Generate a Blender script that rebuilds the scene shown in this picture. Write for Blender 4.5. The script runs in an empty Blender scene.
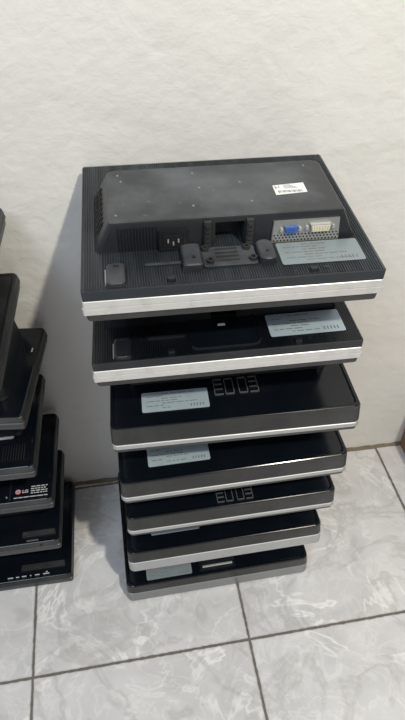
import bpy, bmesh, math, random
from mathutils import Vector, Matrix
random.seed(7)
scene = bpy.context.scene
COL = scene.collection
PI = math.pi

# ------------------------------------------------------------------ materials
def new_mat(name):
    m = bpy.data.materials.new(name); m.use_nodes = True
    nt = m.node_tree; nt.nodes.clear()
    out = nt.nodes.new('ShaderNodeOutputMaterial')
    b = nt.nodes.new('ShaderNodeBsdfPrincipled')
    nt.links.new(b.outputs[0], out.inputs[0])
    return m, nt, b

class NT:
    def __init__(s, nt): s.nt = nt
    def n(s, t, **kw):
        nd = s.nt.nodes.new(t)
        for k, v in kw.items(): setattr(nd, k, v)
        return nd
    def l(s, a, b): s.nt.links.new(a, b)
    def val(s, x, sock):
        if isinstance(x, (int, float)): sock.default_value = x
        else: s.l(x, sock)
    def m(s, op, a, b=0.0, c=None, clamp=False):
        nd = s.n('ShaderNodeMath', operation=op, use_clamp=clamp)
        s.val(a, nd.inputs[0]); s.val(b, nd.inputs[1])
        if c is not None: s.val(c, nd.inputs[2])
        return nd.outputs[0]
    def noise(s, vec, scale, detail=4, rough=.55, dist=0.0):
        nd = s.n('ShaderNodeTexNoise'); nd.inputs['Scale'].default_value = scale
        nd.inputs['Detail'].default_value = detail; nd.inputs['Roughness'].default_value = rough
        nd.inputs['Distortion'].default_value = dist
        if vec is not None: s.l(vec, nd.inputs['Vector'])
        return nd.outputs['Fac']
    def ramp(s, fac, stops):
        nd = s.n('ShaderNodeValToRGB'); e = nd.color_ramp.elements
        while len(e) < len(stops): e.new(.5)
        for i, (p, c) in enumerate(stops):
            e[i].position = p
            e[i].color = (c, c, c, 1) if isinstance(c, (int, float)) else (*c, 1)
        s.l(fac, nd.inputs[0]); return nd.outputs[0]
    def mix(s, fac, a, b):
        nd = s.n('ShaderNodeMix', data_type='RGBA')
        s.val(fac, nd.inputs[0])
        for v, k in ((a, 6), (b, 7)):
            if isinstance(v, tuple): nd.inputs[k].default_value = (*v, 1)
            else: s.l(v, nd.inputs[k])
        return nd.outputs[2]
    def obj(s, scale=(1, 1, 1)):
        tc = s.n('ShaderNodeTexCoord'); mp = s.n('ShaderNodeMapping')
        mp.inputs['Scale'].default_value = scale
        s.l(tc.outputs['Object'], mp.inputs[0]); return mp.outputs[0]
    def bump(s, h, strength, dist, b):
        nd = s.n('ShaderNodeBump'); nd.inputs['Strength'].default_value = strength
        nd.inputs['Distance'].default_value = dist
        s.l(h, nd.inputs['Height']); s.l(nd.outputs[0], b.inputs['Normal'])

def plastic(name, col, rough, dust=.0, dustcol=(.30, .31, .32), spec=.5, grain=0.15, dust_toplight=0.0):
    m, nt, b = new_mat(name); t = NT(nt); v = t.obj()
    d = t.noise(v, 9, 5, .6)
    d = t.ramp(d, [(.42, 0.0), (.72, 1.0)])
    sp = t.ramp(t.noise(v, 140, 2, .5), [(.70, 0.0), (.76, 1.0)])      # specks of dust
    scr = t.ramp(t.noise(t.obj((30, 260, 60)), 1.0, 3, .5), [(.66, 0.0), (.78, 1.0)])
    f = t.m('ADD', t.m('MULTIPLY', d, dust), t.m('MULTIPLY', sp, dust * .9), clamp=True)
    f = t.m('ADD', f, t.m('MULTIPLY', scr, dust * .4), clamp=True)
    if dust_toplight:                                    # upward faces paler: some dust, plus overhead light put into the colour
        g = t.n('ShaderNodeNewGeometry'); sn = t.n('ShaderNodeSeparateXYZ'); t.l(g.outputs['True Normal'], sn.inputs[0])
        up = t.m('MULTIPLY', t.m('SUBTRACT', sn.outputs[2], .55), 2.5, clamp=True)
        f = t.m('MULTIPLY', t.m('ADD', f, dust_toplight, clamp=True), t.m('ADD', t.m('MULTIPLY', up, .85), .15), clamp=True)
    c = t.mix(f, col, dustcol)
    t.l(c, b.inputs['Base Color'])
    r = t.m('ADD', t.m('MULTIPLY', f, .45), rough, clamp=True)
    t.l(r, b.inputs['Roughness'])
    b.inputs['Specular IOR Level'].default_value = spec
    if grain: t.bump(t.noise(v, 900, 2), grain, .0003, b)
    return m

def metal(name, col, rough, metallic=.7, streak=.15):
    m, nt, b = new_mat(name); t = NT(nt)
    n = t.noise(t.obj((18, 60, 500)), 1.0, 4, .6)
    dirt = t.ramp(t.noise(t.obj(), 45, 4, .6), [(.5, 0.0), (.8, 1.0)])
    lo = tuple(x * (1 - streak) for x in col)
    c = t.mix(n, col, lo)
    c = t.mix(t.m('MULTIPLY', dirt, .35), c, (.33, .31, .28))
    t.l(c, b.inputs['Base Color'])
    b.inputs['Metallic'].default_value = metallic
    b.inputs['Roughness'].default_value = rough
    return m

def plain(name, col, rough=.5, metallic=0.0, var=.12):
    m, nt, b = new_mat(name); t = NT(nt)
    n = t.noise(t.obj(), 60, 3)
    t.l(t.mix(n, tuple(min(1, x * (1 + var)) for x in col), tuple(x * (1 - var) for x in col)), b.inputs['Base Color'])
    b.inputs['Roughness'].default_value = rough; b.inputs['Metallic'].default_value = metallic
    return m

M = {}
M['shell'] = plastic('black_ridged_plastic', (.012, .017, .023), .34, .14, (.28, .32, .36), dust_toplight=.045)
M['shell_dark'] = plastic('dark_ridged_plastic', (.006, .0085, .012), .34, .05)  # darker copy of the ridged plastic, for the second monitor down
M['hump'] = plastic('charcoal_dusty_plastic', (.013, .016, .020), .38, .34, (.24, .26, .29), dust_toplight=.06)
M['gloss'] = plastic('glossy_black_plastic', (.0035, .0055, .009), .16, .01, spec=.35, grain=0)
M['dark'] = plastic('dark_plastic', (.008, .010, .013), .33, .05)
M['grey'] = plastic('grey_black_plastic', (.017, .0175, .018), .36, .10)
M['bezel'] = plastic('bezel_plastic', (.026, .027, .028), .34, .10)
M['silver'] = metal('silver_trim', (.70, .70, .69), .38, .35)
M['chrome'] = metal('polished_trim', (.50, .51, .52), .42, .45)
M['pewter'] = metal('pewter_trim', (.27, .28, .285), .38, .5)
M['label'] = metal('foil_label', (.25, .305, .33), .42, .15, .1)
M['label_bright'] = metal('bright_foil_label', (.42, .52, .58), .36, .15, .1)
M['paper'] = plain('white_paper', (.80, .81, .82), .6, 0, .03)
M['ink'] = plain('printed_ink', (.06, .065, .07), .6)
M['ink_grey'] = plain('grey_print', (.17, .18, .19), .6)
M['bracket'] = plain('bracket_metal', (.10, .105, .11), .45)
M['ink_white'] = plain('white_print', (.55, .56, .58), .5)
M['red'] = plain('red_emblem', (.62, .16, .20), .4)
M['blue'] = plain('blue_connector', (.05, .13, .42), .4)
M['ivory'] = plain('ivory_connector', (.72, .66, .50), .5)
M['steel'] = metal('port_plate_steel', (.42, .43, .42), .35, .6)
M['hole'] = plain('black_void', (.004, .004, .005), .7)
M['screen'] = plastic('screen_panel', (.02, .022, .025), .25, .05)

def cardboard():
    m, nt, b = new_mat('brown_cardboard'); t = NT(nt)
    n = t.noise(t.obj((1, 1, 60)), 3.0, 4)
    t.l(t.mix(n, (.26, .14, .065), (.20, .10, .045)), b.inputs['Base Color'])
    b.inputs['Roughness'].default_value = .7
    t.bump(n, .1, .001, b); return m
M['cardboard'] = cardboard()

def wall_mat():
    m, nt, b = new_mat('painted_plaster'); t = NT(nt); v = t.obj()
    big = t.noise(v, 1.7, 4, .55)
    c = t.mix(t.ramp(big, [(.35, 0.0), (.7, 1.0)]), (.80, .80, .785), (.74, .735, .71))
    stain = t.ramp(t.noise(t.obj((1.0, 1, 3.0)), 5, 5, .6, .6), [(.60, 0.0), (.78, 1.0)])
    c = t.mix(t.m('MULTIPLY', stain, .34), c, (.55, .54, .50))
    t.l(c, b.inputs['Base Color'])
    b.inputs['Roughness'].default_value = .55
    h1 = t.noise(v, 22, 4, .55, .5)
    h2 = t.noise(t.obj((1.0, 1, 1.35)), 70, 4, .6, .5)
    vor = t.n('ShaderNodeTexVoronoi', feature='SMOOTH_F1'); vor.inputs['Scale'].default_value = 60
    t.l(v, vor.inputs['Vector'])
    h = t.m('ADD', t.m('MULTIPLY', h1, 1.0), t.m('MULTIPLY', h2, .38))
    h = t.m('ADD', h, t.m('MULTIPLY', vor.outputs['Distance'], .25))
    h = t.m('ADD', h, t.m('MULTIPLY', t.noise(v, 6, 3), 3.6))
    t.bump(h, .42, .005, b)
    return m
M['wall'] = wall_mat()

TILE = .4515; GX = -.292; GY = .512
def floor_mat():
    m, nt, b = new_mat('marbled_ceramic_tiles'); t = NT(nt)
    tc = t.n('ShaderNodeTexCoord'); v = tc.outputs['Object']
    sx = t.n('ShaderNodeSeparateXYZ'); t.l(v, sx.inputs[0])
    wob = t.m('MULTIPLY', t.m('SUBTRACT', t.noise(v, 70, 3, .6), .5), .0045)
    def cell(o, g):
        u = t.m('DIVIDE', t.m('SUBTRACT', t.m('ADD', o, 100 * TILE), g), TILE)
        fr = t.m('FRACT', u)
        d = t.m('MULTIPLY', t.m('MINIMUM', fr, t.m('SUBTRACT', 1.0, fr)), TILE)
        return d, t.m('FLOOR', t.m('ADD', u, 0.0))
    dx, ix = cell(sx.outputs[0], GX); dy, iy = cell(sx.outputs[1], GY)
    d = t.m('ADD', t.m('MINIMUM', dx, dy), wob)
    grout = t.m('SUBTRACT', 1.0, t.m('DIVIDE', t.m('SUBTRACT', d, .0020), .0012, clamp=True), clamp=True)
    edge = t.m('SUBTRACT', 1.0, t.m('DIVIDE', t.m('SUBTRACT', d, .0026), .0035, clamp=True), clamp=True)
    # each tile shifts the marble pattern
    cmb = t.n('ShaderNodeCombineXYZ'); t.l(t.m('MULTIPLY', ix, 3.7), cmb.inputs[0]); t.l(t.m('MULTIPLY', iy, 5.3), cmb.inputs[1])
    add = t.n('ShaderNodeVectorMath', operation='ADD'); t.l(v, add.inputs[0]); t.l(cmb.outputs[0], add.inputs[1])
    p = add.outputs[0]
    base = t.ramp(t.noise(p, 7, 5, .6, .8), [(.3, 0.0), (.7, 1.0)])
    c = t.mix(base, (.56, .565, .58), (.73, .735, .755))
    def vein(scale, dist, w, det=4):
        n = t.noise(p, scale, det, .6, dist)
        a = t.m('ABSOLUTE', t.m('SUBTRACT', n, .5))
        return t.m('SUBTRACT', 1.0, t.m('DIVIDE', a, w, clamp=True), clamp=True)
    mask = t.ramp(t.noise(p, 6, 3), [(.40, 0.0), (.62, 1.0)])
    v1 = t.m('MULTIPLY', vein(5.5, 1.3, .030), mask)
    v2 = t.m('MULTIPLY', vein(13, 1.0, .035), t.m('SUBTRACT', 1.0, t.m('MULTIPLY', mask, .4)))
    v3 = vein(4, 1.2, .035)
    c = t.mix(t.m('MULTIPLY', v1, .9), c, (.92, .92, .93))
    c = t.mix(t.m('MULTIPLY', v2, .40), c, (.86, .86, .87))
    c = t.mix(t.m('MULTIPLY', v3, .40), c, (.40, .395, .39))
    blot = t.ramp(t.noise(p, 13, 2, .5), [(.66, 0.0), (.72, 1.0)])
    c = t.mix(t.m('MULTIPLY', blot, .35), c, (.42, .42, .44))
    dirt = t.ramp(t.noise(v, 95, 3, .6), [(.72, 0.0), (.78, 1.0)])
    c = t.mix(t.m('MULTIPLY', dirt, .35), c, (.22, .19, .15))
    gc = t.mix(t.noise(v, 40, 4), (.20, .185, .165), (.11, .10, .09))
    c = t.mix(t.m('MULTIPLY', edge, .35), c, (.30, .28, .25))
    c = t.mix(grout, c, gc)
    t.l(c, b.inputs['Base Color'])
    t.l(t.m('ADD', t.m('MULTIPLY', grout, .5), t.m('ADD', .20, t.m('MULTIPLY', t.noise(v, 12, 4), .22))), b.inputs['Roughness'])
    h = t.m('SUBTRACT', t.m('MULTIPLY', t.m('ADD', v1, t.m('MULTIPLY', v2, .5)), .12), grout)
    h = t.m('ADD', h, t.m('MULTIPLY', t.noise(p, 28, 4, .6, .6), .3))
    t.bump(h, .55, .0022, b)
    return m
M['floor'] = floor_mat()
M['dirt'] = plain('grimy_wall_joint', (.20, .165, .125), .9, 0, .35)

# ------------------------------------------------------------------ mesh tools
def rect_ring(x0, x1, y0, y1, r, n=5):
    pts = []
    for cx, cy, a0 in ((x1 - r, y0 + r, -PI / 2), (x1 - r, y1 - r, 0), (x0 + r, y1 - r, PI / 2), (x0 + r, y0 + r, PI)):
        for k in range(n + 1):
            a = a0 + k / n * PI / 2
            pts.append((cx + r * math.cos(a), cy + r * math.sin(a)))
    return pts

class MB:
    def __init__(s): s.bm = bmesh.new()
    def loft(s, rings):
        vs = [[s.bm.verts.new(p) for p in ring] for ring in rings]
        n = len(vs[0])
        for a, b in zip(vs, vs[1:]):
            for i in range(n):
                s.bm.faces.new((a[i], a[(i + 1) % n], b[(i + 1) % n], b[i]))
        s.bm.faces.new(list(reversed(vs[0]))); s.bm.faces.new(vs[-1])
        return s
    def layers(s, L, n=5):
        """L: list of (x0,x1,y0,y1,r,z), z a number or a function of x,y"""
        rings = []
        for x0, x1, y0, y1, r, z in L:
            rings.append([(x, y, z(x, y) if callable(z) else z) for x, y in rect_ring(x0, x1, y0, y1, max(r, 1e-4), n)])
        return s.loft(rings)
    def box(s, x0, x1, y0, y1, z0, z1, b=0.0, r=None):
        if r is None: r = b
        if b <= 0:
            return s.layers([(x0, x1, y0, y1, r or 1e-4, z0), (x0, x1, y0, y1, r or 1e-4, z1)], 1 if not r else 4)
        return s.layers([(x0 + b, x1 - b, y0 + b, y1 - b, max(r - b, 1e-4), z0), (x0, x1, y0, y1, r, z0 + b), (x0, x1, y0, y1, r, z1 - b),
                         (x0 + b * .3, x1 - b * .3, y0 + b * .3, y1 - b * .3, max(r - b * .3, 1e-4), z1 - b * .3), (x0 + b, x1 - b, y0 + b, y1 - b, max(r - b, 1e-4), z1)], 4)
    def cyl(s, c, r, h, axis='z', n=16, r2=None, bevel=0.0):
        r2 = r if r2 is None else r2
        prof = [(r, 0), (r2, h)] if not bevel else [(r, 0), (r2, h - bevel), (r2 - bevel, h)]
        rings = []
        for rr, hh in prof:
            ring = []
            for k in range(n):
                a = 2 * PI * k / n; u, w = rr * math.cos(a), rr * math.sin(a)
                ring.append((c[0] + u, c[1] + w, c[2] + hh) if axis == 'z' else (c[0] + u, c[1] - hh, c[2] + w))
            rings.append(ring)
        return s.loft(rings)
    def ring_tube(s, c, r0, r1, h, n=18):
        """annulus standing on z (a screw boss)"""
        P = []
        for rr, hh in ((r1, 0), (r1, h), (r0, h), (r0, h * .2)):
            P.append([(c[0] + rr * math.cos(2 * PI * k / n), c[1] + rr * math.sin(2 * PI * k / n), c[2] + hh) for k in range(n)])
        return s.loft(P)
    def build(s, name, mat, parent=None, smooth=False, loc=(0, 0, 0)):
        bmesh.ops.recalc_face_normals(s.bm, faces=s.bm.faces)
        me = bpy.data.meshes.new(name); s.bm.to_mesh(me); s.bm.free()
        me.materials.append(mat)
        o = bpy.data.objects.new(name, me); COL.objects.link(o)
        o.location = loc
        if parent: o.parent = parent
        if smooth:
            for p in me.polygons: p.use_smooth = True
        return o

def prism_x(mb, prof, x0, x1):
    """closed (y,z) profile extruded along x"""
    mb.loft([[(x, y, z) for y, z in prof] for x in (x0, x1)])

# ------------------------------------------------------------------ monitor parts
def ridged_sheet(mb, x0, x1, y0, y1, z, pitch=.0034, amp=.0008, margin=.001):
    n = int((x1 - x0) / pitch); xs = []
    for k in range(n):
        a = x0 + k * pitch
        xs += [(a, z - .0006), (a + pitch * .55, z - .0006), (a + pitch * .65, z + amp), (a + pitch * .9, z + amp)]
    xs += [(x0 + n * pitch, z - .0006)]
    top = xs; bot = [(x0 + n * pitch, z - .003), (x0, z - .003)]
    prof = top + bot
    mb.loft([[(x, y, zz) for x, zz in prof] for y in (y0, y1)])

def label_part(parent, x0, x1, y0, y1, z, mat, skew=0.0, lines=True, name='rating_label', seed=1):
    o = MB().box(x0, x1, y0, y1, z, z + .0006, 0, .003).build(name, mat, parent)
    if lines:
        rnd = random.Random(seed); mb = MB(); w = x1 - x0; h = y1 - y0; zz = z + .0006
        for r in range(7):
            yy = y1 - h * (.10 + .12 * r); xx = x0 + w * (.07 if r % 2 else .30)
            for k in range(rnd.randint(2, 5)):
                ln = w * rnd.uniform(.03, .13)
                if xx + ln > x1 - w * .08: break
                mb.box(xx, xx + ln, yy - h * .035, yy, zz, zz + .0002)
                xx += ln + w * .02
        for k in range(5):
            xx = x0 + w * (.72 + .045 * k)
            mb.box(xx, xx + w * .018, y0 + h * .12, y0 + h * .26, zz, zz + .0002)
        t = mb.build('label_print', M['ink_grey'], o)
    return o

def screw(parent, x, y, z, r=.0028, mat='pewter'):
    mb = MB(); mb.cyl((x, y, z), r, .0012, 'z', 12, r * .7)
    return mb.build('screw', M[mat], parent, False)

def empty(name, loc, yaw, tilt, roll):
    e = bpy.data.objects.new(name, None); COL.objects.link(e)
    e.empty_display_size = .05
    R = Matrix.Rotation(yaw, 4, 'Z') @ Matrix.Rotation(tilt, 4, 'X') @ Matrix.Rotation(roll, 4, 'Y')
    e.matrix_world = Matrix.Translation(loc) @ R
    return e

def slanted_hump(W, D, T, top, xb=.183, xt=.160, y0=.081, y1=.225, notch=True, hfun=None):
    """housing on the back; plan outline with a notch for the stand in the front wall"""
    zf = hfun or (lambda x, y: top)
    def outline(xh, ya, yb, inset, zfun):
        pts = [(-xh + .006, ya), (-.030, ya), (-.030, ya + .0), (-.018, ya), (-.018, ya + .030 - inset), (.022, ya + .030 - inset), (.022, ya), (.034, ya), (xh - .006, ya),
               (xh - .0015, ya + .0015), (xh, ya + .007), (xh, yb - .012), (xh - .004, yb - .003), (xh - .012, yb), (-xh + .012, yb), (-xh + .004, yb - .003), (-xh, yb - .012), (-xh, ya + .007), (-xh + .0015, ya + .0015)]
        if not notch:
            pts[4] = (-.018, ya); pts[5] = (.022, ya)
            pts = [p for i, p in enumerate(pts) if i not in (2, 3, 4, 5, 6)]
        else:
            pts.pop(2)
        return [(x, y, zfun(x, y)) for x, y in pts]
    def outline2(xh, ya, yb, zfun):
        pts = [(-xh + .006, ya), (xh - .006, ya), (xh - .0015, ya + .0015), (xh, ya + .007), (xh, yb - .012), (xh - .004, yb - .003), (xh - .012, yb), (-xh + .012, yb), (-xh + .004, yb - .003), (-xh, yb - .012), (-xh, ya + .007), (-xh + .0015, ya + .0015)]
        return [(x, y, zfun(x, y)) for x, y in pts]
    z0 = T - .001
    r = [outline(xb, y0, y1 + .020, 0, lambda x, y: z0), outline(xb - .002, y0, y1 + .018, 0, lambda x, y: T + .002),
         outline(xt + .002, y0 + .001, y1 + .002, 0, lambda x, y: zf(x, y) - .003), outline(xt + .0005, y0 + .0015, y1, 0, lambda x, y: zf(x, y) - .0008), outline(xt - .002, y0 + .004, y1 - .002, 0, zf)]
    mb = MB()
    if not notch: return mb.loft(r)
    r2 = [outline(xb, y0, y1 + .020, 0, lambda x, y: z0), outline(xb - .002, y0, y1 + .018, 0, lambda x, y: T + .002), outline(xt + .0045, y0 + .0007, y1 + .0045, 0, lambda x, y: zf(x, y) - .0085)]
    mb.loft(r2)
    notch = False
    mb.loft([outline2(xt + .0045, y0 + .0007, y1 + .0045, lambda x, y: zf(x, y) - .0085), outline2(xt + .002, y0 + .001, y1 + .002, lambda x, y: zf(x, y) - .003),
             outline2(xt + .0005, y0 + .0015, y1, lambda x, y: zf(x, y) - .0008), outline2(xt - .002, y0 + .004, y1 - .002, zf)])
    return mb

def monitor_ridged(root, W, D, T, hfun, detail, front):
    """black ridged monitor with a broad silver band round its rim"""
    w = W / 2; a, b = front            # silver band between z=a and z=b
    MB().layers([(-w + .005, w - .004, .004, D - .004, .006, 0), (-w + .003, w - .003, .002, D - .002, .007, .002), (-w + .002, w - .002, .0015, D - .002, .006, a)]).build('front_bezel', M['bezel'], root)
    MB().layers([(-w + .001, w - .001, .001, D - .001, .004, a), (-w - .001, w + .001, -.001, D, .004, a + .001), (-w - .001, w + .001, -.001, D, .004, (a + b) / 2 - .0006), (-w + .0006, w - .0006, .0008, D - .001, .004, (a + b) / 2),
                 (-w - .0006, w + .0006, -.0004, D, .004, (a + b) / 2 + .0006), (-w, w, 0, D, .004, b - .001), (-w + .001, w - .001, .001, D - .001, .004, b)]).build('silver_band', M['silver'], root)
    MB().layers([(-w + .012, w - .012, .012, D - .012, .002, -.0004), (-w + .012, w - .012, .012, D - .012, .002, .0004)]).build('screen', M['screen'], root)
    mb = MB()
    mb.layers([(-w + .0008, w - .0008, .0008, D - .0008, .003, b), (-w + .0006, w - .0006, .0006, D - .0006, .003, T - .002), (-w + .0016, w - .0016, .0016, D - .0016, .003, T - .0006)])
    ridged_sheet(mb, -w + .002, w - .002, .002, D - .002, T)
    mb.build('back_shell', M['shell' if detail else 'shell_dark'], root)
    top = T + .045
    slanted_hump(W, D, T, top, hfun=hfun).build('rear_housing', M['hump' if detail else 'dark'], root)
    z = T + .0006
    # clip tab at the left, with slot
    mb = MB(); mb.layers([(-.170, -.142, .004, .052, .006, T - .001), (-.168, -.144, .005, .050, .007, T + .0045), (-.166, -.146, .006, .048, .007, T + .0055)])
    tab = mb.build('clip_tab', M['hump' if detail else 'shell_dark'], root)
    MB().box(-.159, -.151, .041, .0445, T + .005, T + .0060).build('tab_slot', M['hole'], tab)
    MB().layers([(-.1705, -.1680, .008, .040, .001, T + .0005), (-.1702, -.1685, .009, .038, .0008, T + .0040)]).build('tab_edge', M['pewter'], tab)
    # long shallow bar
    MB().box(-.118, -.062, .043, .0485, T - .001, T + .0022, .0006, .002).build('reinforcing_bar', M['hump' if detail else 'dark'], root)
    # small hooks
    for x, y in ((-.085, .011), (.104, .010)):
        MB().layers([(x - .006, x + .006, y - .004, y + .005, .002, T - .001), (x - .005, x + .005, y - .003, y + .003, .002, T + .0045)]).build('hook', M['dark'], root)
    MB().cyl((.122, .014, T), .003, .0015, 'z', 12).build('screw', M['dark'], root)
    # ribs of the front wall
    mb = MB()
    for k in range(13):
        x = -.150 + k * .0042
        mb.layers([(x, x + .0018, .0795, .084, .0005, T + .001), (x, x + .0018, .0805, .085, .0005, T + .036)], 1)
    mb.build('wall_ribs', M['dark'], root)
    if not detail:
        mb = MB(); mb.layers([(-.058, .052, .010, .090, .014, T - .001), (-.056, .050, .012, .088, .014, T + .003), (-.054, .048, .014, .086, .013, T + .003), (-.052, .046, .016, .084, .012, T + .0012)])
        rc = mb.build('stand_recess', M['gloss'], root)
        MB().layers([(-.010, .002, .062, .066, .001, T + .001), (-.009, .001, .0625, .0655, .001, T + .003)]).build('recess_tag', M['paper'], rc)
        MB().layers([(-.165, -.150, .084, .098, .002, T - .001), (-.163, -.152, .086, .096, .002, T + .010)]).build('broken_clip', M['pewter'], root)
        label_part(root, .0655, .181, .024, .077, z + .0004, M['label_bright'], seed=4)
        return
    # posts either side of the stand recess
    for x in (-.029, .029):
        mb = MB(); mb.layers([(x - .005, x + .005, .074, .083, .001, T), (x - .005, x + .005, .076, .084, .001, T + .041)], 2)
        for k in range(5): mb.box(x - .0032, x + .0032, .0725, .0765, T + .004 + k * .0072, T + .0075 + k * .0072)
        mb.build('stand_post', M['grey'], root)
    # stand mount: plate with slots, two blocks, four bosses
    mb = MB(); mb.box(-.040, .034, .030, .074, T - .001, T + .0030, .001, .004)
    mount = mb.build('stand_mount', M['hump' if detail else 'dark'], root)
    mb = MB(); mb.layers([(-.070, -.040, .026, .079, .003, T - .001), (-.067, -.041, .028, .078, .004, T + .008), (-.065, -.043, .030, .076, .004, T + .0095)])
    mb.build('mount_block', M['hump' if detail else 'dark'], mount)
    mb = MB(); mb.layers([(.034, .061, .028, .077, .010, T - .001), (.036, .059, .029, .075, .010, T + .009), (.038, .057, .031, .073, .009, T + .0105)])
    mb.build('mount_block', M['hump' if detail else 'dark'], mount)
    for k in range(4):
        MB().box(-.021, .010, .040 + k * .0085, .0432 + k * .0085, T + .0030, T + .0040, .0004, .001).build('mount_bar', M['grey'], mount)
    for x, y in ((-.034, .068), (-.030, .040), (.023, .066), (.028, .040)):
        MB().ring_tube((x, y, T + .0028), .0028, .0052, .005).build('screw_boss', M['grey'], mount)
        MB().cyl((x, y, T + .0030), .0026, .0012).build('boss_hole', M['hole'], mount)
    for x, y in ((-.052, .045), (.048, .047)):
        MB().cyl((x, y, T + .0095), .0022, .0013).build('mount_screw', M['hole'], mount)
    label_part(root, .0655, .181, .024, .074, z + .0004, M['label'] if detail else M['label_bright'], seed=3)
    # power socket on the front wall
    s = MB(); s.layers([(-.096, -.056, .0745, .083, .002, T + .002), (-.096, -.056, .0755, .084, .002, T + .031)], 2)
    sock = s.build('power_socket', M['dark'], root)
    mb = MB(); mb.box(-.090, -.062, .0738, .0752, T + .007, T + .026, .0003, .001); mb.build('socket_recess', M['hole'], sock)
    for px, pz in ((-.083, .017), (-.076, .013), (-.069, .017)):
        MB().box(px - .001, px + .001, .0722, .0745, T + pz - .002, T + pz + .003).build('socket_pin', M['chrome'], sock)
    # port plate with VGA and DVI
    mb = MB(); mb.layers([(.060, .157, .0765, .083, .001, T + .001), (.062, .155, .0785, .084, .001, T + .0335)], 2)
    pp = mb.build('port_panel', M['steel'], root)
    def wall_y(z): return .0765 + .002 * (z / .0335)
    mb = MB()
    for r in range(3):
        for k in range(19):
            x = .064 + k * .0049 + (.0024 if r % 2 else 0); zz = .004 + r * .0042
            mb.cyl((x, wall_y(zz) + .0004, T + zz), .0013, .0008, 'y', 6)
    g = mb.build('port_perforation', M['hole'], pp)
    def port(x0, x1, z0, z1, shell, body, name):
        yy = wall_y(z0)
        mb = MB(); prism = [(x0, z1), (x1, z1), (x1 - .002, z0), (x0 + .002, z0)]
        mb.loft([[(x, yy + .001, T + zz) for x, zz in prism], [(x, yy - .005, T + zz) for x, zz in prism]])
        o = mb.build(name, M[shell], pp)
        prism = [(x0 + .0015, z1 - .0015), (x1 - .0015, z1 - .0015), (x1 - .003, z0 + .0012), (x0 + .003, z0 + .0012)]
        mb = MB(); mb.loft([[(x, yy - .0045, T + zz) for x, zz in prism], [(x, yy - .0058, T + zz) for x, zz in prism]])
        c = mb.build('connector', M[body], o)
        mb = MB()
        for r in range(3):
            for k in range(6 if x1 - x0 < .03 else 9):
                xx = x0 + .005 + k * (x1 - x0 - .010) / (5 if x1 - x0 < .03 else 8)
                mb.cyl((xx, yy - .0056, T + z0 + .0032 + r * .0025), .0005, .0004, 'y', 6)
        mb.build('pin_holes', M['hole'], c)
        for x in (x0 - .004, x1 + .004):
            MB().cyl((x, yy + .0005, T + (z0 + z1) / 2), .0026, .0045, 'y', 6).build('jack_screw', M['chrome'], o)
    port(.077, .095, .0165, .0270, 'blue', 'blue', 'vga_port')
    port(.113, .142, .0170, .0285, 'chrome', 'ivory', 'dvi_port')
    # vent slots on the slanted left side
    mb = MB()
    for k in range(8):
        y = .112 + k * .013; t = .45
        x = -.183 + .023 * t; zz = T + .045 * t
        mb.loft([[(x - .0055, y, zz - .009), (x - .0055, y + .005, zz - .009), (x + .0030, y + .005, zz + .0075), (x + .0030, y, zz + .0075)],
                 [(x - .0068, y, zz - .0084), (x - .0068, y + .005, zz - .0084), (x + .0017, y + .005, zz + .0081), (x + .0017, y, zz + .0081)]])
    mb.build('side_vent', M['hole'], root)
    if detail:
        st = MB().loft([[(x, y, top + d) for x, y in ((.075, .128), (.121, .132), (.121, .158), (.075, .154))] for d in (-.0001, .0004)]).build('barcode_sticker', M['paper'], root)
        mb = MB(); zz = top + .0004
        for k in range(15):
            x = .080 + k * .0024; wd = .0008 if k % 3 else .0014
            mb.box(x, x + wd, .133 + .05 * .0, .139, zz, zz + .0002)
        for k in range(2): mb.box(.0775 + k * .005, .0785 + k * .005, .146, .152, zz, zz + .0002)
        for k in range(2): mb.box(.0775, .081, .1455 + k * .003, .1463 + k * .003, zz, zz + .0002)
        for k in range(4): mb.box(.090, .110 - .003 * k, .1445 + k * .0028, .1452 + k * .0028, zz, zz + .0002)
        mb.build('sticker_print', M['ink'], st)
        for x, y in ((-.144, .208), (-.140, .190), (-.035, .203), (-.044, .113), (.038, .116), (.134, .208), (-.150, .100), (.030, .170), (-.030, .160)):
            screw(root, x, y, top - .0002, .0022, 'pewter')

GLYPH = [(0, 0, .010, 'E'), (.013, 0, .010, 'O'), (.028, 0, .010, 'O'), (.041, 0, .010, '3')]
def bracket_marks(root, x0, y0, s, z, h=.030):
    """raised outlines of the stand bracket, like two mirrored pairs of block characters"""
    mb = MB(); t = .0013 * s
    def seg(ax, ay, bx, by): mb.box(min(ax, bx) - t / 2, max(ax, bx) + t / 2, min(ay, by) - t / 2, max(ay, by) + t / 2, z, z + .0025)
    H = h; w = .013 * s
    for gx, kind in ((0, 'E'), (.0175 * s, 'O'), (.039 * s, 'O'), (.0565 * s, '3')):
        X0 = x0 + gx; X1 = X0 + w; Y0 = y0; Y1 = y0 + H
        seg(X0, Y0, X1, Y0); seg(X0, Y1, X1, Y1)
        if kind == 'O': seg(X0, Y0, X0, Y1); seg(X1, Y0, X1, Y1)
        elif kind == 'E': seg(X0, Y0, X0, Y1); seg(X0, Y0 + H * .35, X1, Y0 + H * .35); seg(X0, Y0 + H * .68, X1, Y0 + H * .68)
        else: seg(X1, Y0, X1, Y1); seg(X0, Y0 + H * .35, X1, Y0 + H * .35); seg(X0, Y0 + H * .68, X1, Y0 + H * .68)
    return mb.build('stand_bracket', M['bracket'], root)

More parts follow.
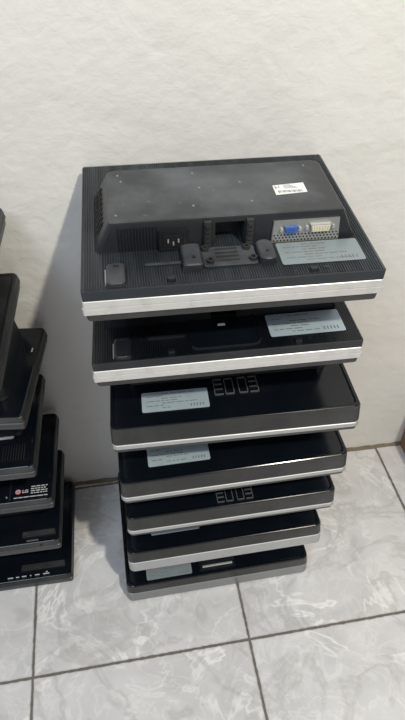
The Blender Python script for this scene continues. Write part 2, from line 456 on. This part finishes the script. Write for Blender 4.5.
def monitor_plain(root, W, D, T, hfun, trim='thin', body='gloss', face='grey', r=.012, hump=(-.165, .165, .105, .275), lip=.006, humpmat='dark', rim=True):
    """black monitor whose back shell slopes down to a rim; trim: thin / wide / pewter / none"""
    w = W / 2
    z1 = {'thin': .011, 'wide': .004, 'pewter': .003, 'none': .014}[trim]
    z2 = {'thin': .021, 'wide': .034, 'pewter': .034, 'none': .020}[trim]
    MB().layers([(-w + .006, w - .006, .006, D - .006, r * .6, 0), (-w + .002, w - .002, .002, D - .002, r * .8, .003), (-w + .001, w - .001, .001, D - .001, r * .9, z1)]).build('front_bezel', M['bezel'], root)
    MB().layers([(-w + .001, w - .001, .001, D - .001, r * .9, z1), (-w - .0008, w + .0008, -.0008, D, r, z1 + .0012), (-w - .0004, w + .0004, -.0004, D, r, z2 - .001), (-w + .0008, w - .0008, .0008, D - .001, r, z2)]).build('rim_trim', M[{'thin': 'chrome', 'wide': 'chrome', 'pewter': 'pewter', 'none': 'bezel'}[trim]], root)
    MB().layers([(-w + .016, w - .016, .016, D - .016, .002, -.0004), (-w + .016, w - .016, .016, D - .016, .002, .0004)]).build('screen', M['screen'], root)
    MB().layers([(-w + .001, w - .001, .001, D - .001, r, z2), (-w, w, 0, D, r, z2 + .003), (-w + .0015, w - .0015, .002, D - .002, r, T - .003), (-w + .0026, w - .0026, .0032, D - .0032, r, T - .0014), (-w + .006, w - .006, .006, D - .006, r, T - .007)]).build('side_band', M[face], root)
    mb = MB()
    # dished back: a raised edge, then a shallow well
    if rim:
        mb.layers([(-w + .004, w - .004, .0045, D - .0045, r, T - .008), (-w + .0027, w - .0027, .0033, D - .0033, r, T - .0008), (-w + .004, w - .004, .0045, D - .004, r, T),
                   (-w + .0075, w - .0075, .0075, D - .008, r, T - .0003), (-w + .010, w - .010, .010, D - .010, r, T - .002)])
    else:
        mb.layers([(-w + .002, w - .002, .0025, D - .0025, r, T - .004), (-w + .0025, w - .0025, .003, D - .003, r, T - .0008), (-w + .005, w - .005, .005, D - .005, r, T)])
    mb.build('back_shell', M[body], root)
    x0, x1, y0, y1 = hump
    zb = T - .0035
    MB().layers([(x0 - .012, x1 + .012, y0 - .010, y1 + .010, .014, zb), (x0 - .010, x1 + .010, y0 - .008, y1 + .008, .014, T + .004),
                 (x0, x1, y0, y1, .010, lambda x, y: hfun(x, y) - .003), (x0 + .002, x1 - .002, y0 + .002, y1 - .002, .009, hfun)]).build('rear_housing', M[humpmat], root)

def hfun_to(root, upper_root, clearance=.0004):
    """height (in root's own frame) of the underside of the monitor above"""
    R = root.matrix_world; U = upper_root.matrix_world
    Ri = R.inverted(); o = Ri @ U.translation
    n = (Ri.to_3x3() @ (U.to_3x3() @ Vector((0, 0, 1)))).normalized()
    o = o - n * (clearance + .0004)
    return lambda x, y: o.z - ((x - o.x) * n.x + (y - o.y) * n.y) / n.z

def tag(o, label, cat, group=None):
    o['label'] = label; o['category'] = cat
    if group: o['group'] = group

# ------------------------------------------------------------------ right stack
FIT = {1: (0.1393, 0.6277, 0.7936, -0.0308, 0.0443, 0.0239, 0.4045, 0.3313, 0.0536),
       2: (0.1343, 0.6355, 0.6659, -0.0436, -0.0175, 0.0032, 0.4034, 0.3174, 0.0475),
       3: (0.1465, 0.6309, 0.5111, -0.0468, -0.0084, 0.005, 0.4111, 0.3214, 0.0584),
       4: (0.1476, 0.6336, 0.371, -0.0096, 0.0019, 0.002, 0.4136, 0.3266, 0.0589),
       5: (0.1438, 0.6369, 0.2555, -0.0116, 0.0007, 0.0004, 0.4067, 0.3229, 0.0584),
       6: (0.1322, 0.6367, 0.1243, -0.0105, -0.0376, -0.0116, 0.4044, 0.3212, 0.0649),
       7: (0.116, 0.6367, 0.0006, 0.0028, 0, 0, 0.4037, 0.3248, 0.0602)}
LAB = {1: 'ridged black monitor topping the right-hand stack, white barcode sticker and blue video port showing',
       2: 'ridged black monitor with silver band, second from top of the right-hand stack',
       3: 'black monitor with bright foil label beside bracket outlines, third from top of right-hand stack',
       4: 'black monitor with pale foil label at left, middle of the right-hand stack',
       5: 'black monitor without label, bracket outlines at its middle, third from bottom of right-hand stack',
       6: 'black monitor with pale silver band, second from bottom of the right-hand stack',
       7: 'black monitor with pewter front band lying on the tiles under the right-hand stack'}
for _i in (3, 4, 5, 6, 7):
    q = FIT[_i]; FIT[_i] = (q[0] + .0018,) + q[1:6] + (q[6] + .0055,) + q[7:]
roots = {}
for i, q in FIT.items():
    roots[i] = empty('computer_monitor', q[:3], q[3], q[4], q[5])
    tag(roots[i], LAB[i], 'monitor', 'monitors of the right-hand stack')
def dims(i): return FIT[i][6:9]

W, D, T = dims(1)
monitor_ridged(roots[1], W, D, T, lambda x, y: T + .045, True, (.0135, .0365))
W2, D2, T2 = dims(2)
monitor_ridged(roots[2], W2, D2, T2, hfun_to(roots[2], roots[1]), False, (.0120, .0330))
W, D, T = dims(3)
monitor_plain(roots[3], W, D, T, hfun_to(roots[3], roots[2]), 'thin', r=.010, hump=(-.165, .165, .112, .27))
label_part(roots[3], -.154, -.042, .034, .079, T - .0008, M['label_bright'], seed=5)
bracket_marks(roots[3], -.030, .060, 1.08, T - .002, .036)
W, D, T = dims(4)
monitor_plain(roots[4], W, D, T, hfun_to(roots[4], roots[3]), 'thin', r=.012)
label_part(roots[4], -.155, -.042, .034, .080, T - .0016, M['label_bright'], seed=6)
W, D, T = dims(5)
monitor_plain(roots[5], W, D, T, hfun_to(roots[5], roots[4]), 'thin', r=.011)
bracket_marks(roots[5], -.028, .014, 1.0, T - .002, .030)
W, D, T = dims(6)
monitor_plain(roots[6], W, D, T, hfun_to(roots[6], roots[5]), 'wide', r=.012)
label_part(roots[6], -.152, -.050, .040, .075, T - .0016, M['label_bright'], seed=8)
W, D, T = dims(7)
monitor_plain(roots[7], W, D, T, hfun_to(roots[7], roots[6]), 'pewter', r=.014, hump=(-.12, .12, .075, .26))
label_part(roots[7], -.158, -.058, .0125, .045, T - .0016, M['label'], seed=9)
hb = MB().layers([(-.042, .040, .013, .055, .003, T - .003), (-.040, .038, .015, .053, .003, T + .003)]).build('hinge_cover', M['dark'], roots[7])
MB().box(-.034, .033, .018, .0225, T + .003, T + .0055, .0006, .001).build('hinge_bar', M['chrome'], hb)

# ------------------------------------------------------------------ left stack
# (zb back height of the top face, Yb, D, yaw deg, tilt deg, back right x, W)
LS = {'T': (.815, .955, .27, -3.5, 2, -.190, .42), 'A': (.684, .955, .27, -3.5, 2, -.195, .42), 'B': (.550, .955, .238, -8, 1, -.171, .42),
      'G': (.430, .955, .250, -2.2, 0, -.199, .42), 'C': (.303, .957, .235, -1.6, 0, -.193, .43), 'D': (.176, .957, .25, -1.2, 0, -.203, .43), 'E': (.0346, .967, .262, -1.2, 0, -.201, .43)}
LT = .034
LLAB = {'T': 'dark grey monitor on top of the left-hand stack, only its right corner in view',
        'A': 'dark monitor second from top of the left-hand stack, its right side slanting',
        'B': 'glossy black monitor turned slightly in the left-hand stack, small white scuff near its right edge',
        'G': 'black monitor in the middle of the left-hand stack, white strip and fine ribs at right',
        'C': 'black monitor in the left-hand stack with a red round emblem and white letters',
        'D': 'black monitor second from bottom of the left-hand stack with a stepped rear edge',
        'E': 'black monitor at the bottom of the left-hand stack, row of tiny markings along front'}
lroots = {}
for k, (zb, Yb, D, yaw, tilt, xr, W) in LS.items():
    Mx = Matrix.Rotation(math.radians(yaw), 3, 'Z') @ Matrix.Rotation(math.radians(tilt), 3, 'X')
    o = Vector((xr, Yb, zb)) - Mx @ Vector((W / 2, D, LT))
    lroots[k] = empty('computer_monitor', o, math.radians(yaw), math.radians(tilt), 0)
    tag(lroots[k], LLAB[k], 'monitor', 'monitors of the left-hand stack')
order = ['T', 'A', 'B', 'G', 'C', 'D', 'E']
for j, k in enumerate(order):
    zb, Yb, D, yaw, tilt, xr, W = LS[k]; rt = lroots[k]
    hf = (lambda x, y: LT + .045) if j == 0 else hfun_to(rt, lroots[order[j - 1]])
    hp = (-.17, .17, .09, .21)
    if k in 'B': hp = (-.165, .165, .05, .20)
    monitor_plain(rt, W, D, LT, hf, 'none', body='dark' if k in 'TA' else 'gloss', face='dark' if k == 'E' else 'grey', r=.008, hump=hp, rim=(k not in 'TB'))
rt = lroots['B']
MB().layers([(.194, .197, .164, .176, .001, LT - .0015), (.1942, .1968, .1645, .175, .001, LT + .0008)]).build('scuff', M['paper'], rt)
rt = lroots['G']
label_part(rt, .06, .166, .075, .108, LT - .0016, M['paper'], lines=False)
mb = MB()
for k in range(9):
    x = .150 + k * .0048
    mb.layers([(x, x + .0020, .022, .058, .0006, LT - .003), (x, x + .0020, .023, .057, .0006, LT + .0015)], 1)
mb.build('vent_ribs', M['dark'], rt)
rt = lroots['C']
def text_part(body, x, y, z, size, mat, parent, name):
    cu = bpy.data.curves.new(name, 'FONT'); cu.body = body; cu.size = size; cu.extrude = .0002
    cu.offset = size * .03
    tmp = bpy.data.objects.new('tmp', cu); COL.objects.link(tmp)
    bpy.context.view_layer.update()
    me = bpy.data.meshes.new_from_object(tmp.evaluated_get(bpy.context.evaluated_depsgraph_get()))
    bpy.data.objects.remove(tmp); bpy.data.curves.remove(cu)
    me.name = name; me.materials.clear(); me.materials.append(mat)
    o = bpy.data.objects.new(name, me); COL.objects.link(o); o.location = (x, y, z); o.parent = parent
    return o
zz = LT - .0019
MB().layers([(.128, .133, .010, .070, .001, LT - .003), (.129, .132, .011, .069, .001, LT + .002)], 2).build('moulded_step', M['dark'], rt)
em = MB().cyl((.1455, .0285, zz), .0058, .0006, 'z', 24).build('round_emblem', M['red'], rt)
MB().ring_tube((.1455, .0285, zz + .0005), .0034, .0043, .0004).build('emblem_ring', M['ink_white'], em)
MB().box(.1451, .1457, .0258, .0312, zz + .0005, zz + .0010).build('emblem_stroke', M['ink_white'], em)
text_part('LG', .1535, .0250, zz + .0003, .0098, M['ink_white'], rt, 'brand_lettering')
mb = MB(); rnd = random.Random(4)
for r in range(4):
    x = .1705
    while x < .200:
        ln = rnd.uniform(.003, .009); ln = min(ln, .203 - x)
        mb.box(x, x + ln, .0215 + r * .0052, .0236 + r * .0052, zz, zz + .0004); x += ln + .0016
x = .138
while x < .203:
    ln = rnd.uniform(.006, .014); mb.box(x, min(x + ln, .204), .0135, .0155, zz, zz + .0004); x += ln + .0014
mb.build('small_print', M['ink_white'], rt)
MB().cyl((.124, .018, LT - .002), .0018, .0016).build('screw', M['chrome'], rt)
rt = lroots['D']
MB().layers([(.135, .206, .020, .032, .002, LT - .003), (.137, .204, .021, .030, .002, LT + .004)], 3).build('stepped_ledge', M['grey'], rt)
MB().box(.146, .170, .0085, .0112, LT - .002, LT + .0004).build('metal_clip', M['pewter'], rt)
MB().cyl((.176, -.0009, .030), .0028, .0014, 'y', 12).build('front_screw', M['hole'], rt)
rt = lroots['E']
MB().layers([(.10, .200, .026, .040, .002, LT - .003), (.102, .198, .027, .038, .002, LT + .004)], 3).build('stepped_ledge', M['grey'], rt)
mb = MB(); 
for x, ln in ((.072, .012), (.090, .007), (.103, .010), (.121, .003), (.132, .010), (.150, .014)):
    mb.box(x, x + ln, .0120, .0142, LT - .002, LT - .0010)
mb.box(.156, .160, .0165, .0185, LT - .002, LT - .0010)
mb.build('button_markings', M['ink_white'], rt)

# ------------------------------------------------------------------ setting
def struct(name, mb, mat, loc=(0, 0, 0)):
    o = mb.build(name, mat, None, loc=loc); o['kind'] = 'structure'; return o
mb = MB(); mb.box(-2.2, 2.4, -2.6, 1.10, -.06, 0)
struct('floor', mb, M['floor'])
mb = MB(); mb.box(-2.2, 2.2, 0, .12, -.02, 2.7)
wl = struct('wall_back', mb, M['wall'], (.15, .9725, 0)); wl.rotation_euler.z = math.radians(-1.45)
# grimy joint between tiles and plaster
bm = bmesh.new(); rnd = random.Random(2); prev = None
N = 260
mb = MB(); 
top = []; bot = []
for k in range(N + 1):
    x = -2.1 + 4.2 * k / N
    top.append((x, -.0004, .006 + rnd.uniform(-.0015, .002))); bot.append((x, -.010 + rnd.uniform(-.002, .002), .0007))
vt = [mb.bm.verts.new(p) for p in top]; vb = [mb.bm.verts.new(p) for p in bot]
vc = [mb.bm.verts.new((p[0], .001, .0)) for p in top]
for k in range(N):
    mb.bm.faces.new((vb[k], vb[k + 1], vt[k + 1], vt[k])); mb.bm.faces.new((vt[k], vt[k + 1], vc[k + 1], vc[k])); mb.bm.faces.new((vc[k], vc[k + 1], vb[k + 1], vb[k]))
bm.free()
tr = struct('trim_1', mb, M['dirt'], (.15, .9725, 0)); tr.rotation_euler.z = math.radians(-1.45)

# cardboard box at the right edge of the photo
bx = empty('cardboard_box', (.680, .30, 0), 0, 0, 0)
tag(bx, 'brown cardboard box standing against the wall at the far right edge', 'box')
MB().box(0, .40, 0, .655, .0005, .215, .002, .003).build('box_body', M['cardboard'], bx)
for (a, b_) in ((.002, .1995), (.2005, .398)):
    MB().box(a, b_, .002, .653, .2152, .2185, .0008, .001).build('box_flap', M['cardboard'], bx)

# ------------------------------------------------------------------ light
w = bpy.data.worlds.new('room_light'); scene.world = w; w.use_nodes = True
bg = w.node_tree.nodes['Background']; bg.inputs[0].default_value = (1.0, .945, .925, 1); bg.inputs[1].default_value = .44
def area(name, loc, target, size, energy, color, sy=None):
    l = bpy.data.lights.new(name, 'AREA'); l.energy = energy; l.color = color; l.size = size
    if sy: l.shape = 'RECTANGLE'; l.size_y = sy
    o = bpy.data.objects.new(name, l); COL.objects.link(o); o.location = loc
    o.rotation_euler = (Vector(target) - Vector(loc)).to_track_quat('-Z', 'Y').to_euler()
    return o
tgt = Vector((.1, .9, .6)); dr = Vector((.44, -1, 1.30)).normalized()
area('ceiling_lamp_light', tgt + dr * 2.9, tgt, .10, 62, (1.0, .93, .78))
area('window_daylight', (-1.3, -1.2, 3.3), (.2, .5, .2), 1.3, 46, (.74, .87, 1.0))

# ------------------------------------------------------------------ camera
R = ((0.98647803, -0.12476558, 0.10627626), (-0.16277112, -0.66802721, 0.72611653), (-0.01959892, -0.73359671, -0.6793024))
cam = bpy.data.cameras.new('camera'); co = bpy.data.objects.new('camera', cam); COL.objects.link(co)
mw = Matrix.Identity(4)
for r in range(3):
    mw[r][0] = R[r][0]; mw[r][1] = -R[r][1]; mw[r][2] = -R[r][2]
mw[2][3] = 1.3
co.matrix_world = mw
cam.sensor_fit = 'VERTICAL'; cam.sensor_height = 24; cam.sensor_width = 24; cam.lens = 20
cam.clip_start = .02
scene.camera = co
vs = scene.view_settings
vs.view_transform = 'Standard'; vs.look = 'None'; vs.gamma = 1; vs.use_curve_mapping = False; vs.exposure = -.26
